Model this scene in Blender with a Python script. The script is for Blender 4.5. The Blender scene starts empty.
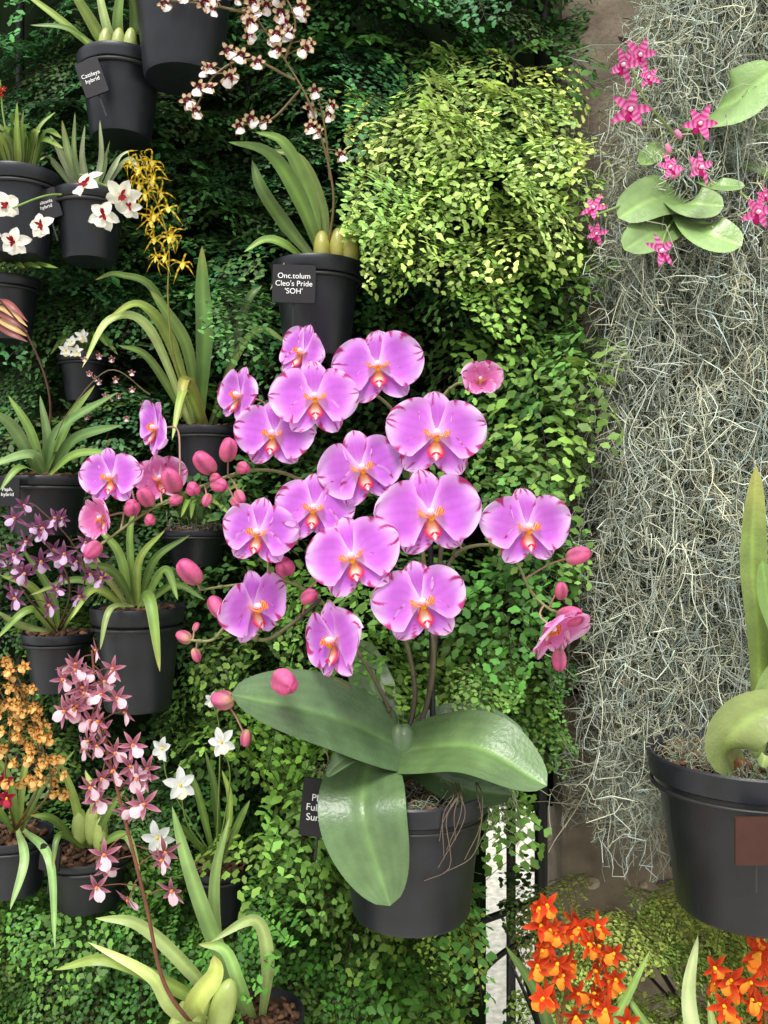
import bpy, math, random
import numpy as np
from mathutils import Vector, Matrix
rnd=random.Random(7); nr=np.random.RandomState(7)
F_=900.0; D_=0.9; ZC=1.45
scene=bpy.context.scene
def W(px,py,y=0.0):
    s=(D_+y)/F_
    return np.array([(px-384)*s, y, ZC-(py-512)*s])
def SC(y): return (D_+y)/F_
def nz(v):
    v=np.asarray(v,float); return v/(np.linalg.norm(v)+1e-12)
def lin(c):
    c=np.clip(np.asarray(c,float),0,1)
    return np.where(c<=0.04045,c/12.92,((c+0.055)/1.055)**2.4)
def lerp(a,b,t): return np.asarray(a,float)*(1-t)+np.asarray(b,float)*t
# ---------------------------------------------------------------- materials
def mat(name,rough=0.5,transl=0.0,noise=0.25,nscale=60,bump=0.0,bscale=200,spec=0.4):
    m=bpy.data.materials.new(name); m.use_nodes=True; nt=m.node_tree; N=nt.nodes; L=nt.links
    N.clear(); out=N.new('ShaderNodeOutputMaterial'); p=N.new('ShaderNodeBsdfPrincipled')
    p.inputs['Roughness'].default_value=rough
    p.inputs['Specular IOR Level'].default_value=spec
    a=N.new('ShaderNodeAttribute'); a.attribute_name='Col'
    tc=N.new('ShaderNodeTexCoord'); n=N.new('ShaderNodeTexNoise'); n.inputs['Scale'].default_value=nscale
    n.inputs['Detail'].default_value=5
    L.new(tc.outputs['Object'],n.inputs['Vector'])
    mr=N.new('ShaderNodeMapRange'); mr.inputs[1].default_value=.3; mr.inputs[2].default_value=.7
    mr.inputs[3].default_value=1-noise; mr.inputs[4].default_value=1+noise
    L.new(n.outputs['Fac'],mr.inputs[0])
    mx=N.new('ShaderNodeVectorMath'); mx.operation='SCALE'
    L.new(a.outputs['Color'],mx.inputs[0]); L.new(mr.outputs[0],mx.inputs['Scale'])
    L.new(mx.outputs[0],p.inputs['Base Color'])
    if bump:
        n2=N.new('ShaderNodeTexNoise'); n2.inputs['Scale'].default_value=bscale; n2.inputs['Detail'].default_value=4
        L.new(tc.outputs['Object'],n2.inputs['Vector'])
        b=N.new('ShaderNodeBump'); b.inputs['Strength'].default_value=bump; b.inputs['Distance'].default_value=0.002
        L.new(n2.outputs['Fac'],b.inputs['Height']); L.new(b.outputs[0],p.inputs['Normal'])
    if transl>0:
        t=N.new('ShaderNodeBsdfTranslucent'); L.new(mx.outputs[0],t.inputs['Color'])
        ms=N.new('ShaderNodeMixShader'); ms.inputs[0].default_value=transl
        L.new(p.outputs[0],ms.inputs[1]); L.new(t.outputs[0],ms.inputs[2]); L.new(ms.outputs[0],out.inputs[0])
    else: L.new(p.outputs[0],out.inputs[0])
    return m
M=dict(
 fern=mat('fern_leaflet',.52,.28,.18,30,spec=.32),
 stem=mat('plant_stem',.5,0,.2,80),
 leaf=mat('orchid_leaf',.33,.08,.18,45,.3,260,.5),
 strap=mat('strap_leaf',.42,.22,.18,40,.15,200,.45),
 petal=mat('flower_petal',.65,.38,.05,120,.12,500,.15),
 bud=mat('flower_bud',.5,.15,.14,200,.1,400,.3),
 pot=mat('black_plastic',.40,0,.35,35,.12,500,.45),
 bark=mat('potting_bark',.9,0,.4,120,.8,200,.2),
 moss=mat('spanish_moss',.85,.30,.18,25,0,100,.1),
 metal=mat('dark_painted_metal',.5,0,.2,50,.1,200,.5),
 tag=mat('plant_label',.55,0,.1,80,.05,300,.3),
 stone=mat('stone_wall',.9,0,.35,22,.9,120,.2),
 panel=mat('shade_backing',.95,0,.5,18,1.0,60,.05),  # dark backing colour that stands in for shade behind the ferns
 ground=mat('gravel_ground',.9,0,.3,40,.6,80,.2),
)
MK=list(M.keys()); 
# ---------------------------------------------------------------- builder
class B:
    def __init__(s): s.V=[];s.C=[];s.Q=[];s.T=[];s.QM=[];s.TM=[];s.n=0
    def add(s,v,f,c,m):
        v=np.asarray(v,float).reshape(-1,3); f=np.asarray(f,np.int64)
        if len(f)==0: return
        c=np.asarray(c,float)
        if c.ndim==1: c=np.tile(c,(len(v),1))
        s.V.append(v); s.C.append(c.reshape(-1,3)); mi=MK.index(m)
        if f.shape[1]==4: s.Q.append(f+s.n); s.QM.append(np.full(len(f),mi))
        else: s.T.append(f+s.n); s.TM.append(np.full(len(f),mi))
        s.n+=len(v)
    def obj(s,name,parent=None,sharp=None):
        V=np.concatenate(s.V) ; C=lin(np.concatenate(s.C))
        org=np.zeros(3)
        if parent is not None: org=np.array(parent.location)
        V=V-org
        me=bpy.data.meshes.new(name); me.vertices.add(len(V)); me.vertices.foreach_set('co',V.astype(np.float32).ravel())
        Q=np.concatenate(s.Q) if s.Q else np.zeros((0,4),int); T=np.concatenate(s.T) if s.T else np.zeros((0,3),int)
        li=np.concatenate([Q.ravel(),T.ravel()]).astype(np.int32)
        me.loops.add(len(li)); me.loops.foreach_set('vertex_index',li)
        nf=len(Q)+len(T); me.polygons.add(nf)
        ls=np.concatenate([np.arange(len(Q))*4,len(Q)*4+np.arange(len(T))*3]).astype(np.int32)
        me.polygons.foreach_set('loop_start',ls)
        mi=np.concatenate((s.QM+s.TM)).astype(np.int32)
        used=sorted(set(mi.tolist())); mp=np.zeros(len(MK),np.int32)
        for k,u in enumerate(used): mp[u]=k; me.materials.append(M[MK[u]])
        me.polygons.foreach_set('material_index',mp[mi])
        me.polygons.foreach_set('use_smooth',np.ones(nf,bool))
        ca=me.color_attributes.new('Col','FLOAT_COLOR','POINT')
        ca.data.foreach_set('color',np.concatenate([C,np.ones((len(C),1))],1).astype(np.float32).ravel())
        me.update(calc_edges=True); me.validate()
        if sharp: me.set_sharp_from_angle(angle=sharp)
        o=bpy.data.objects.new(name,me); scene.collection.objects.link(o)
        if parent is not None: o.parent=parent
        return o
def empty(name,loc):
    o=bpy.data.objects.new(name,None); o.empty_display_size=.03; o.location=Vector([float(x) for x in loc]); scene.collection.objects.link(o); return o
def gridf(nu,nv,closed=False):
    i=np.arange(nu-1)[:,None]; mv=nv if closed else nv-1; j=np.arange(mv)[None,:]; j2=(j+1)%nv
    return np.stack([i*nv+j,(i+1)*nv+j,(i+1)*nv+j2,i*nv+j2],-1).reshape(-1,4)
def smooth(pts,n):
    P=np.asarray(pts,float)
    if len(P)==2: t=np.linspace(0,1,n)[:,None]; return P[0]*(1-t)+P[1]*t
    P=np.vstack([2*P[0]-P[1],P,2*P[-1]-P[-2]]); k=len(P)-3; out=[]
    for u in np.linspace(0,k,n):
        i=min(int(u),k-1); t=u-i; a,b,c,d=P[i:i+4]
        out.append(.5*((2*b)+(-a+c)*t+(2*a-5*b+4*c-d)*t*t+(-a+3*b-3*c+d)*t**3))
    return np.array(out)
def tubes(b,P,R,c,m,n=3):
    P=np.asarray(P,float)
    if P.ndim==2: P=P[None]
    N,Mm,_=P.shape; R=np.broadcast_to(np.asarray(R,float),(N,Mm))
    T=np.gradient(P,axis=1); T/=(np.linalg.norm(T,axis=2,keepdims=True)+1e-12)
    ax=np.array([.31,.87,.38]); S=np.cross(T,ax); S/=np.linalg.norm(S,axis=2,keepdims=True)+1e-9
    U=np.cross(T,S); a=np.arange(n)*2*math.pi/n
    V=P[:,:,None,:]+R[:,:,None,None]*(np.cos(a)[None,None,:,None]*S[:,:,None,:]+np.sin(a)[None,None,:,None]*U[:,:,None,:])
    f=gridf(Mm,n,True); f=(f[None]+(np.arange(N)*Mm*n)[:,None,None]).reshape(-1,4)
    c=np.asarray(c,float)
    if c.ndim==2 and len(c)==N: c=np.repeat(c,Mm*n,axis=0)
    elif c.ndim==2: c=np.repeat(c,n,axis=0)
    b.add(V,f,c,m)
def stem(b,pts,r0,r1,c,n=8,k=24,m='stem'):
    P=smooth(pts,k); tubes(b,P,np.linspace(r0,r1,k)[None],c,m,n); return P
def ellipsoid(b,c,d,L,R,col,m,nu=12,nv=14,groove=0.0,tip=None,pt=1.0,base=None):
    d=nz(d); s=nz(np.cross(d,[.2,.3,.93])); u=np.cross(s,d)
    t=np.linspace(0,math.pi,nu); a=np.arange(nv)*2*math.pi/nv
    r=np.sin(t)**pt; V=[];C=[]
    for i in range(nu):
        g=1-groove*np.abs(np.cos(1.5*a))**6
        V.append(c+d*(-math.cos(t[i])*L)+ (R*r[i]*g)[:,None]*(np.cos(a)[:,None]*s+np.sin(a)[:,None]*u))
        cc=lerp(col,tip,i/(nu-1)) if tip is not None else np.array(col,float)
        if base is not None: cc=lerp(base,cc,min(1,i/(nu-1)*2.2))
        C.append(np.tile(cc,(nv,1))*(1-.25*(1-g/1.0)[:,None]/max(groove,1e-3) if groove else 1))
    b.add(np.concatenate(V),gridf(nu,nv,True),np.concatenate(C),m)
def blade(b,P,width,nrm,colfn,m,fold=.15,nv=7,prof=None,wave=0.0,thick=0,vfold=0):
    n=len(P); T=np.gradient(P,axis=0); T/=np.linalg.norm(T,axis=1,keepdims=True)+1e-12
    H=np.asarray(nrm,float); H=np.broadcast_to(H,(n,3)); S=np.cross(T,H); S/=np.linalg.norm(S,axis=1,keepdims=True)+1e-9
    Nn=np.cross(S,T); t=np.linspace(0,1,n); w=prof(t)*width/2; s=np.linspace(-1,1,nv); ph=rnd.random()*6
    V=P[:,None]+S[:,None]*(w[:,None]*s[None])[:,:,None]+Nn[:,None]*((w[:,None]*(fold*np.abs(s)[None]*1.0-vfold*np.exp(-(s*6)**2)[None]+wave*np.sin(9*t+ph)[:,None]*s[None]**2)))[:,:,None]
    C=np.array([[colfn(tt,ss) for ss in s] for tt in t])
    if thick:
        V2=V-Nn[:,None]*(thick*(1-np.abs(s)**3)[None,:,None]); 
        b.add(V2,gridf(n,nv)[:,::-1],C.reshape(-1,3)*.8,m)
    b.add(V,gridf(n,nv),C.reshape(-1,3),m)
strapP=lambda t:np.clip(.45+1.6*t,0,1)*np.clip(1-t**4,0,1)**.8*(1-.12*t)
broadP=lambda t:np.clip((.28+ .75*np.sin(math.pi*np.clip(t,0,1)**.85*.5+.0))*np.clip(1-t**3.6,0,1)**.58*1.12,0,1.1)
def leafcol(c,var=.12,mid=.12,tipc=None,edge=0):
    c=np.array(c,float)*(1+rnd.uniform(-var,var)); ph=rnd.uniform(0,6)
    def f(t,s):
        k=c*(.88+.12*t); k=k+mid*math.exp(-(s*7)**2)*np.array([.6,.8,.3])
        k=k*(1+.03*math.cos(s*22))*(1+.05*math.sin(t*7+ph+s*2))
        if t<.15: k=lerp(k,(.70,.72,.42),(.15-t)*2.5)
        if tipc is not None: k=lerp(k,tipc,max(0,t-.75)*3)
        return np.clip(k,0,1)
    return f
def pxs(pts): return np.array([W(*p) for p in pts])
def LF(b,pts,w,c,nrm=(0,-1,.35),m='strap',fold=.3,k=22,prof=strapP,nv=5,tipc=None,var=.12,wave=0,mid=.1):
    P=smooth(pxs(pts),k); y=pts[len(pts)//2][2]
    if tipc is None and rnd.random()<.3: tipc=(.62,.58,.30)
    blade(b,P,w*SC(y),nrm,leafcol(c,var,mid,tipc),m,fold,nv,prof,wave)
# ---------------------------------------------------------------- pots
POTC=(.10,.105,.13)
PANEL_Y=0.46
def pot(par,cx,rim,bot,r,y,moss=False,bracket=True,name='pot',back=None,tp=.70):
    s=SC(y); c=W(cx,rim,y); R=r*s; h=(bot-rim)*s; b=B()
    pr=[(0.001,-h),(R*tp,-h),(R*(tp+.04),-h+.004),(R*.93,-h*.17),(R*.935,-h*.165),(R*1.0,-h*.16),(R*1.02,-h*.15),(R*1.05,-.006),(R*1.06,-.002),(R*1.04,0),(R*1.0,-.001),(R*.96,-.006),(R*.93,-h*.14)]
    n=48; a=np.arange(n)*2*math.pi/n
    V=np.array([[c[0]+q[0]*math.cos(t),c[1]+q[0]*math.sin(t),c[2]+q[1]] for q in pr for t in a])
    C=np.tile(np.array(POTC)*rnd.uniform(.85,1.2),(len(V),1)); b.add(V,gridf(len(pr),n,True)[:,::-1],C,'pot')
    b.obj(name,par,math.radians(35))
    b=B() # soil
    pr=[(R*.95,-h*.13),(R*.7,-h*.09),(R*.35,-h*.06),(0.001,-h*.05)]
    V=np.array([[c[0]+q[0]*math.cos(t),c[1]+q[0]*math.sin(t),c[2]+q[1]+rnd.uniform(-.003,.003)] for q in pr for t in a])
    b.add(V,gridf(4,n,True),np.array((.26,.19,.14)),'bark')
    for i in range(90):
        rr=R*.88*math.sqrt(rnd.random()); t=rnd.uniform(0,6.28)
        ellipsoid(b,c+np.array([rr*math.cos(t),rr*math.sin(t),-h*.07+rnd.uniform(0,.006)]),[rnd.gauss(0,1),rnd.gauss(0,1),rnd.gauss(0,.4)],rnd.uniform(.004,.009),rnd.uniform(.002,.004),np.array((.36,.26,.19))*rnd.uniform(.6,1.2),'bark',5,6)
    b.obj('potting_bark',par)
    if moss:
        b=B(); mosswisps(b,c+np.array([0,0,-h*.08]),R*.85,260 if moss is True else moss); b.obj('pot_moss',par)
    if bracket:
        b=B(); k=40; t=np.linspace(0,2*math.pi,k)
        ring=np.stack([c[0]+R*1.0*np.cos(t),c[1]+R*1.0*np.sin(t),np.full(k,c[2]-h*.20)],1)
        tubes(b,ring,.0022,(.09,.09,.10),'metal',6)
        yb=back if back else PANEL_Y
        tubes(b,smooth([(c[0],c[1]+R*.98,c[2]-h*.20),(c[0],yb,c[2]-h*.20)],4),.003,(.09,.09,.1),'metal',6)
        tubes(b,smooth([(c[0],c[1]+R*1.0,c[2]-h*.20),(c[0],(c[1]+R+yb)/2,c[2]-h*.35),(c[0],yb,c[2]-h*.7)],8),.0022,(.09,.09,.1),'metal',6)
        b.obj('pot_hanger',par)
    return c,R,h
def mosswisps(b,c,R,n,L=.025,col=(.66,.68,.58)):
    rr=R*np.sqrt(nr.rand(n)); t=nr.rand(n)*6.283
    P0=c+np.stack([rr*np.cos(t),rr*np.sin(t),nr.rand(n)*.006],1)
    P=curly(P0,nr.randn(n,3)*[1,1,.25],L,9,.25)
    dx=P[:,:,:2]-c[:2]; q=np.linalg.norm(dx,axis=2,keepdims=True); P[:,:,:2]=c[:2]+dx*np.minimum(1,R*1.05/(q+1e-9))
    P[:,:,2]=np.maximum(P[:,:,2],c[2]-.004)
    tubes(b,P,.0005,np.array(col)*nr.uniform(.7,1.1,(n,1)),'moss',3)
def curly(P0,d,L,m,curl):
    n=len(P0); d=d/(np.linalg.norm(d,axis=1,keepdims=True)+1e-9)
    Ls=(np.broadcast_to(np.asarray(L,float),(n,)))[:,None]; t=np.linspace(0,1,m)[None]
    P=P0[:,None,:]+d[:,None,:]*(t*Ls)[:,:,None]
    for k in (1,2,3.5):
        A=nr.randn(n,3)*curl/k; ph=nr.rand(n,3)*6.28; fr=k*nr.uniform(.8,1.6,(n,1))*6.28
        P=P+(Ls*A)[:,None,:]*(np.sin(fr[:,:,None]*t[:,:,None]+ph[:,None,:])-np.sin(ph)[:,None,:])*.5
    return P
def tag(par,px,py,w,h,y,lines,rz=0.0,col=(.10,.09,.10),tilt=0.0,ts=.2):
    s=SC(y); c=W(px,py,y); b=B(); ww=w*s/2; hh=h*s/2; th=.0012
    Rm=np.array(Matrix.Rotation(rz,3,'Z')@Matrix.Rotation(tilt,3,'Y'))
    bev=.0012
    prof=[(-ww+bev,-hh),(ww-bev,-hh),(ww,-hh+bev),(ww,hh-bev),(ww-bev,hh),(-ww+bev,hh),(-ww,hh-bev),(-ww,-hh+bev)]
    V=[(x,-th,z) for x,z in prof]+[(x,th,z) for x,z in prof]; V=np.array(V)@Rm.T+c
    f=[(i,(i+1)%8,8+(i+1)%8,8+i) for i in range(8)]+[(0,1,2,3),(0,3,4,7),(4,5,6,7),(11,10,9,8),(15,12,11,8),(15,14,13,12)]
    b.add(V,np.array(f)[:, ::-1],col,'tag'); 
    st=np.array([(0,th*2,-hh*.5),(0,th*2,-hh-.025)])@Rm.T+c
    tubes(b,smooth(st,3),.0012,(.1,.1,.1),'metal',5)
    b.obj('plant_label',par,.5)
    if lines:
        cu=bpy.data.curves.new('label_text','FONT'); cu.body='\n'.join(lines); cu.size=h*s*ts; cu.align_x='CENTER'; cu.align_y='CENTER'; cu.extrude=.0001
        m=bpy.data.materials.get('label_ink')
        if not m:
            m=bpy.data.materials.new('label_ink'); m.use_nodes=True; m.node_tree.nodes['Principled BSDF'].inputs['Base Color'].default_value=(.75,.75,.72,1)
        cu.materials.append(m); o=bpy.data.objects.new('label_text',cu); scene.collection.objects.link(o)
        o.matrix_basis=Matrix.Translation(Vector([float(v) for v in (c+Rm@np.array([0,-th-.0004,0])-np.array(par.location))]))@(Matrix.Rotation(rz,4,'Z')@Matrix.Rotation(tilt,4,'Y'))@Matrix.Rotation(math.pi/2,4,'X')
        o.parent=par
# ---------------------------------------------------------------- flowers
def frame(N,roll=0.0):
    N=nz(N); R=nz(np.cross(-N,[0,0,1])); U=nz(np.cross(R,-N))
    c,s=math.cos(roll),math.sin(roll)
    return c*R+s*U, c*U-s*R, N
def petal(b,o,d,N,L,Wd,colfn,prof,nu=10,nv=7,cup=.0,curl=.0,wave=0.0,m='petal'):
    d=nz(d); S=nz(np.cross(d,N)); Nn=nz(np.cross(S,d))
    t=np.linspace(0,1,nu)[:,None]; s=np.linspace(-1,1,nv)[None]; w=prof(t); ph=rnd.random()*6
    h=cup*(s*w)**2*Wd*.5 + curl*t*t*L + wave*Wd*np.sin(5*s+6*t+ph)*t*np.abs(s)
    V=o+d*(L*(t+0*s))[:,:,None]+S*(Wd*.5*w*s)[:,:,None]+Nn*h[:,:,None]
    C=np.array([[colfn(tt,ss) for ss in s[0]] for tt in t[:,0]]).reshape(-1,3)
    b.add(V.reshape(-1,3),gridf(nu,nv),np.clip(C,0,1),m)
pP=lambda t:np.clip(np.sin(math.pi*np.clip(t,0,1)**.88),0,1)**.50*np.clip(.25+2.2*t,0,1)
sP=lambda t:np.clip(np.sin(math.pi*np.clip(.03+.97*t,0,1)**1.05),0,1)**.52
nP=lambda t:np.clip(np.sin(math.pi*np.clip(.05+.95*t,0,1)**.9),0,1)**.9
def phalcol(kind,seed,pale):
    q=random.Random(seed); ks=[q.uniform(5,22) for _ in range(4)]; ps=[q.uniform(0,6.28) for _ in range(4)]
    deep=np.array((.79,.42,.85)); mid=np.array((.88,.63,.93)); wh=np.array((.98,.91,.97)); mg=np.array((.66,.12,.38))
    if pale<0: deep=np.array((.85,.42,.66)); mid=np.array((.90,.55,.76))
    br=q.uniform(-.03,.03); pk=q.uniform(0,.25)
    deep=lerp(deep,(.85,.48,.82),pk)
    def f(t,s):
        a=math.atan2(s,(t-.35)*1.8); g=max(0,(t-.3)/.7)
        e=min(1,(abs(s)**7+g**7)**(1/7.)); er=min(1,(abs(s)**2.5+g**2.5)**(1/2.5))
        c=lerp(mid,deep,min(1,max(0,1.2-abs(t-.50)*2.5)))*(1+br)
        c=lerp(c,wh,max(0,.9-t*3.4)); c=lerp(c,wh,.55*max(0,(er-.55)/.45)**1.3)
        vein=(.5+.5*math.cos(s*21))**3; c=c*(1-np.array([.02,.09,.02])*vein*max(0,min(1,(t-.08)*5))*(1-e**3)*(1-.4*t))
        nzv=sum(math.sin(ks[i]*a+ps[i]) for i in range(4))/4
        amt=(.80 if kind=='s' else .66)
        lim=1.01-amt*max(0,nzv-(.02 if kind=='s' else .08))*(1.0 if t>.45 else .4)
        if e>lim: c=lerp(c,mg,min(1,(e-lim)*9)*.85)
        return c
    return f
def phal_flower(b,c,N,S,roll=0,pale=1,seed=0,close=0.0):
    R,U,Nn=frame(N,roll); q=random.Random(seed+99)
    def dr(a): a=math.radians(a); return math.cos(a)*U+math.sin(a)*R
    cu=close
    for a in (0,142,-142):
        L=.43 if a==0 else .45
        petal(b,c-Nn*.012*S,dr(a+q.uniform(-6,6))+Nn*(.05+cu),Nn,S*L,S*.33,phalcol('s',seed+int(a)+7,pale),sP,18,15,.25,-.08+cu*.3,.02)
    for sg in (1,-1):
        petal(b,c+Nn*.01*S,dr(sg*(80+q.uniform(-7,7)))+Nn*(.08+cu+q.uniform(-.05,.12)),Nn,S*.51*q.uniform(.96,1.04),S*.61*q.uniform(.93,1.06),phalcol('p',seed+sg*3,pale),pP,34,33,.16,-.18+cu*.2,.06)
    og=np.array((.96,.62,.26)); rd=np.array((.76,.10,.16)); wt=np.array((.99,.94,.93)); mgt=np.array((.82,.16,.30))
    def lobe(t,s):
        return lerp(lerp(wt,og,min(1,t*1.3)),rd,.85 if (math.sin(t*30+s*4)>.1 and t<.92) else 0)
    def midl(t,s):
        c0=lerp(og,wt,min(1,t*1.4)); 
        return lerp(c0,mgt,min(1,max(0,abs(s)*1.0+t*.45-.55)*1.7))
    o=c+Nn*.03*S-U*.02*S
    for sg in (1,-1):
        petal(b,o,(-U*.3+R*sg*.8+Nn*.65),nz(Nn*.4+U*.6),S*.15,S*.17,lobe,sP,12,9,.6,.3)
    petal(b,o-U*.03*S,(-U*.85+Nn*.5),nz(Nn*.8+U*.5),S*.23,S*.17,midl,lambda t:np.clip(np.sin(math.pi*np.clip(.08+.9*t,0,1)**1.25),0,1)**.8,14,11,-.3,-.1)
    for sg in (1,-1): petal(b,o-U*.16*S+Nn*.10*S,(-U*.6+R*sg*.8+Nn*.2),Nn,S*.07,S*.025,lambda t,s:mgt,nP,5,3)
    ellipsoid(b,o-U*.03*S+Nn*.07*S,U*.3+Nn,S*.032,S*.028,(.96,.76,.2),'petal',6,8)
    ellipsoid(b,o+U*.03*S+Nn*.05*S,Nn+U*.25,S*.06,S*.038,(.99,.90,.95),'petal',8,10)
def star_flower(b,c,N,S,pc,pc2,lipc,lw=.4,pw=.22,roll=0,bars=0,lipL=.42,hub=(.95,.85,.3),n=5,curl=-.1,liptip=None,prof=None):
    R,U,Nn=frame(N,roll); prof=prof or nP
    pc=np.array(pc,float)*rnd.uniform(.88,1.1);pc2=np.array(pc2,float)*rnd.uniform(.92,1.05)
    def cf2(t,s):
        if bars: return pc if math.sin(t*bars)>.0 else pc2
        return lerp(pc,pc2,max(t*t,abs(s)**3*.6))
    for a in (0,66,-66,135,-135)[:n]:
        ar=math.radians(a+rnd.uniform(-10,10)); d=math.cos(ar)*U+math.sin(ar)*R+Nn*rnd.uniform(-.1,.45)
        petal(b,c,d,Nn,S*.5*rnd.uniform(.85,1.05),S*pw,cf2,prof,9 if bars else 7,5,.4,curl+rnd.uniform(-.15,.15),.05)
    if lw>0:
        lt=np.array(liptip if liptip is not None else lipc,float)
        petal(b,c+Nn*.02*S,-U+Nn*.35,Nn,S*lipL,S*lw,lambda t,s:lerp(lipc,lt,t),lambda t:np.clip(.35+.9*np.sin(math.pi*np.clip(t,0,.93)**1.8),0,1)*(1-t**8),8,7,-.3,-.15,.06)
    ellipsoid(b,c+Nn*.05*S,Nn,S*.08,S*.055,hub,'petal',5,6)
def facing(sp=.5,up=0.0): return nz([rnd.gauss(0,sp),-1,rnd.gauss(up,sp*.6)])
def bud(b,c,d,L,R,col,tip):
    ellipsoid(b,c,d,L,R,col,'bud',14,24,.12,tip,.80,base=(.70,.58,.42))
# ================================================================= PLACE
b=B()
def box(b,x0,x1,y0,y1,z0,z1,c,m,nx=1,nzz=1,jit=0):
    V=np.array([(x,y,z) for x in(x0,x1) for y in(y0,y1) for z in(z0,z1)],float)
    f=[(0,1,3,2),(4,6,7,5),(0,4,5,1),(2,3,7,6),(0,2,6,4),(1,5,7,3)]
    b.add(V,np.array(f),c,m)
xg=W(486,0,PANEL_Y)[0]
box(b,-2.2,xg,PANEL_Y,PANEL_Y+.06,0,3.2,(.08,.12,.06),'panel')  # dark sheet added behind the open fern mesh to keep its gaps dark
b.obj('shade_backing_panel',None,.5)
xs=W(562,0,.40)[0]
b=B(); box(b,xg+.001,xs-.002,PANEL_Y,PANEL_Y+.05,W(0,806,PANEL_Y)[2],3.2,(.08,.12,.06),'panel'); b.obj('shade_backing_infill',None,.5)  # added dark sheet continued, shade colour behind the right-hand ferns
b=B(); box(b,xs,2.2,.40,.62,0,3.2,(.48,.43,.37),'stone')
for i in range(260):
    ellipsoid(b,np.array([rnd.uniform(xs+.02,1.2),.40,rnd.uniform(.4,2.6)]),[1,0,rnd.gauss(0,.5)],rnd.uniform(.006,.02),rnd.uniform(.004,.010),np.array((.53,.48,.42))*rnd.uniform(.7,1.25),'stone',6,8)
b.obj('wall_right',None,.5)
b=B(); box(b,-6,6,-4,8,-.05,0,(.72,.71,.66),'ground'); b.obj('ground',None,.5)
b=B(); box(b,-5,5,4.0,4.1,0,4,(.97,.97,.95),'stone'); b.obj('wall_far',None,.5)
b=B()
def bar(p,q,r,n=8): tubes(b,smooth([p,q],3),r,(.07,.07,.08),'metal',n)
for px,yy,r in ((541,.33,.009),(511,.42,.007),(20,.42,.006),(250,.42,.006)):
    x=W(px,0,yy)[0]; bar((x,yy,0),(x,yy,3.1),r)
for z in (.6,1.3,1.65,2.0,2.35): bar((-1.6,.425,z),(xs-.01,.425,z),.0045)
p=pxs([(430,742,.2),(520,715,.26),(548,700,.30),(600,682,.34),(612,678,.385)]); tubes(b,smooth(p,14),.006,(.07,.07,.08),'metal',8)
p=pxs([(425,940,.25),(470,925,.3),(540,900,.33)]); tubes(b,smooth(p,10),.005,(.07,.07,.08),'metal',8)
p=pxs([(470,985,.3),(500,955,.32),(541,930,.33)]); tubes(b,smooth(p,10),.004,(.07,.07,.08),'metal',8)
b.obj('metal_trellis')
# ================================================================= FERNS
def fern_template(L,wid,ls,a0,a1,seed,gap=1.0,flat=.30):
    q=np.random.RandomState(seed); SV=B()
    nb=max(6,int(L/(ls*1.15*gap))); ts=(np.arange(nb)+1)/nb
    pos=np.zeros(3); path=[pos.copy()]; dirs=[]
    for t in ts:
        a=math.radians(a0+(a1-a0)*t); d=np.array([math.cos(a),0.12*math.sin(t*4+seed),math.sin(a)]); d=nz(d); pos=pos+d*L/nb; path.append(pos.copy()); dirs.append(d)
    P=[];A=[];N=[];S=[]
    stems=[np.array(path)]
    s=np.array([0,1.,0])
    for i,t in enumerate(ts):
        d=dirs[i]; n=np.cross(d,s)*-1; n=nz(n) if (n[2]>0 or n[0]>0) else -nz(n)
        bl=wid*L*min(1,.35+2.2*t)*(1-t)**.75+ls*.6
        for sg in (1,-1):
            bd=nz(d*q.uniform(.35,.6)+sg*s*q.uniform(.8,1)+np.array([0,0,-.12])+q.randn(3)*.08)
            m=max(1,int(bl/(ls*.62*(.5+.5*gap)))); e=path[i+1]+bd*bl
            if m>1: stems.append(np.array([path[i+1],path[i+1]+bd*bl*.5,e+np.array([0,0,-.1*bl])]))
            pp=nz(np.cross(n,bd))
            for k in range(m):
                u=(k+1)/m; base=path[i+1]+bd*bl*u+np.array([0,0,-.1*bl*u*u]); sd=1 if k%2 else -1
                ax=nz(bd*.55+pp*sd*.85+q.randn(3)*.18) if k<m-1 else bd
                P.append(base);A.append(ax);N.append(nz(n+q.randn(3)*flat));S.append(ls*q.uniform(.65,1.2)*(1-.25*t))
    P=np.array(P);A=np.array(A);N=np.array(N);S=np.array(S)
    Y=np.cross(N,A); Y/=np.linalg.norm(Y,axis=1,keepdims=True)
    ang=np.radians([-62,-42,-22,0,22,42,62]); rr=np.array([.78,1.0,.84,1.02,.84,1.0,.78])
    lx=np.concatenate([[0],rr*np.cos(ang)]); ly=np.concatenate([[0],rr*np.sin(ang)]); lz=np.concatenate([[0],-.12*np.abs(np.sin(ang))])
    V=P[:,None]+S[:,None,None]*(lx[None,:,None]*A[:,None]+ly[None,:,None]*Y[:,None]+lz[None,:,None]*N[:,None])
    C=np.repeat(q.uniform(.76,1.2,len(P)),8)
    for st in stems: tubes(SV,smooth(st,5 if len(st)>3 else 3),.0004,(.12,.09,.06),'stem',3)
    return V.reshape(-1,3),None,C,np.concatenate(SV.V),np.concatenate(SV.Q),P
def tset(L,wid,ls,a0,a1,base,k=8,gap=1.0,flat=.3): return [fern_template(L*(.8+.05*i),wid,ls,a0+rnd.uniform(-15,15),a1+rnd.uniform(-8,8),base+i,gap,flat) for i in range(k)]
T_mid=tset(.17,.42,.0102,10,-82,10,gap=1.3,flat=.3)
T_big=tset(.16,.46,.0106,0,-82,40,gap=1.25,flat=.2)
T_fine=tset(.17,.46,.0068,12,-74,70,gap=1.22,flat=.22)
T_hang=tset(.21,.34,.0102,-5,-88,100,gap=1.3)
T_large=tset(.20,.42,.0130,0,-84,130,gap=1.3,flat=.28)
obst=[]
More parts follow.
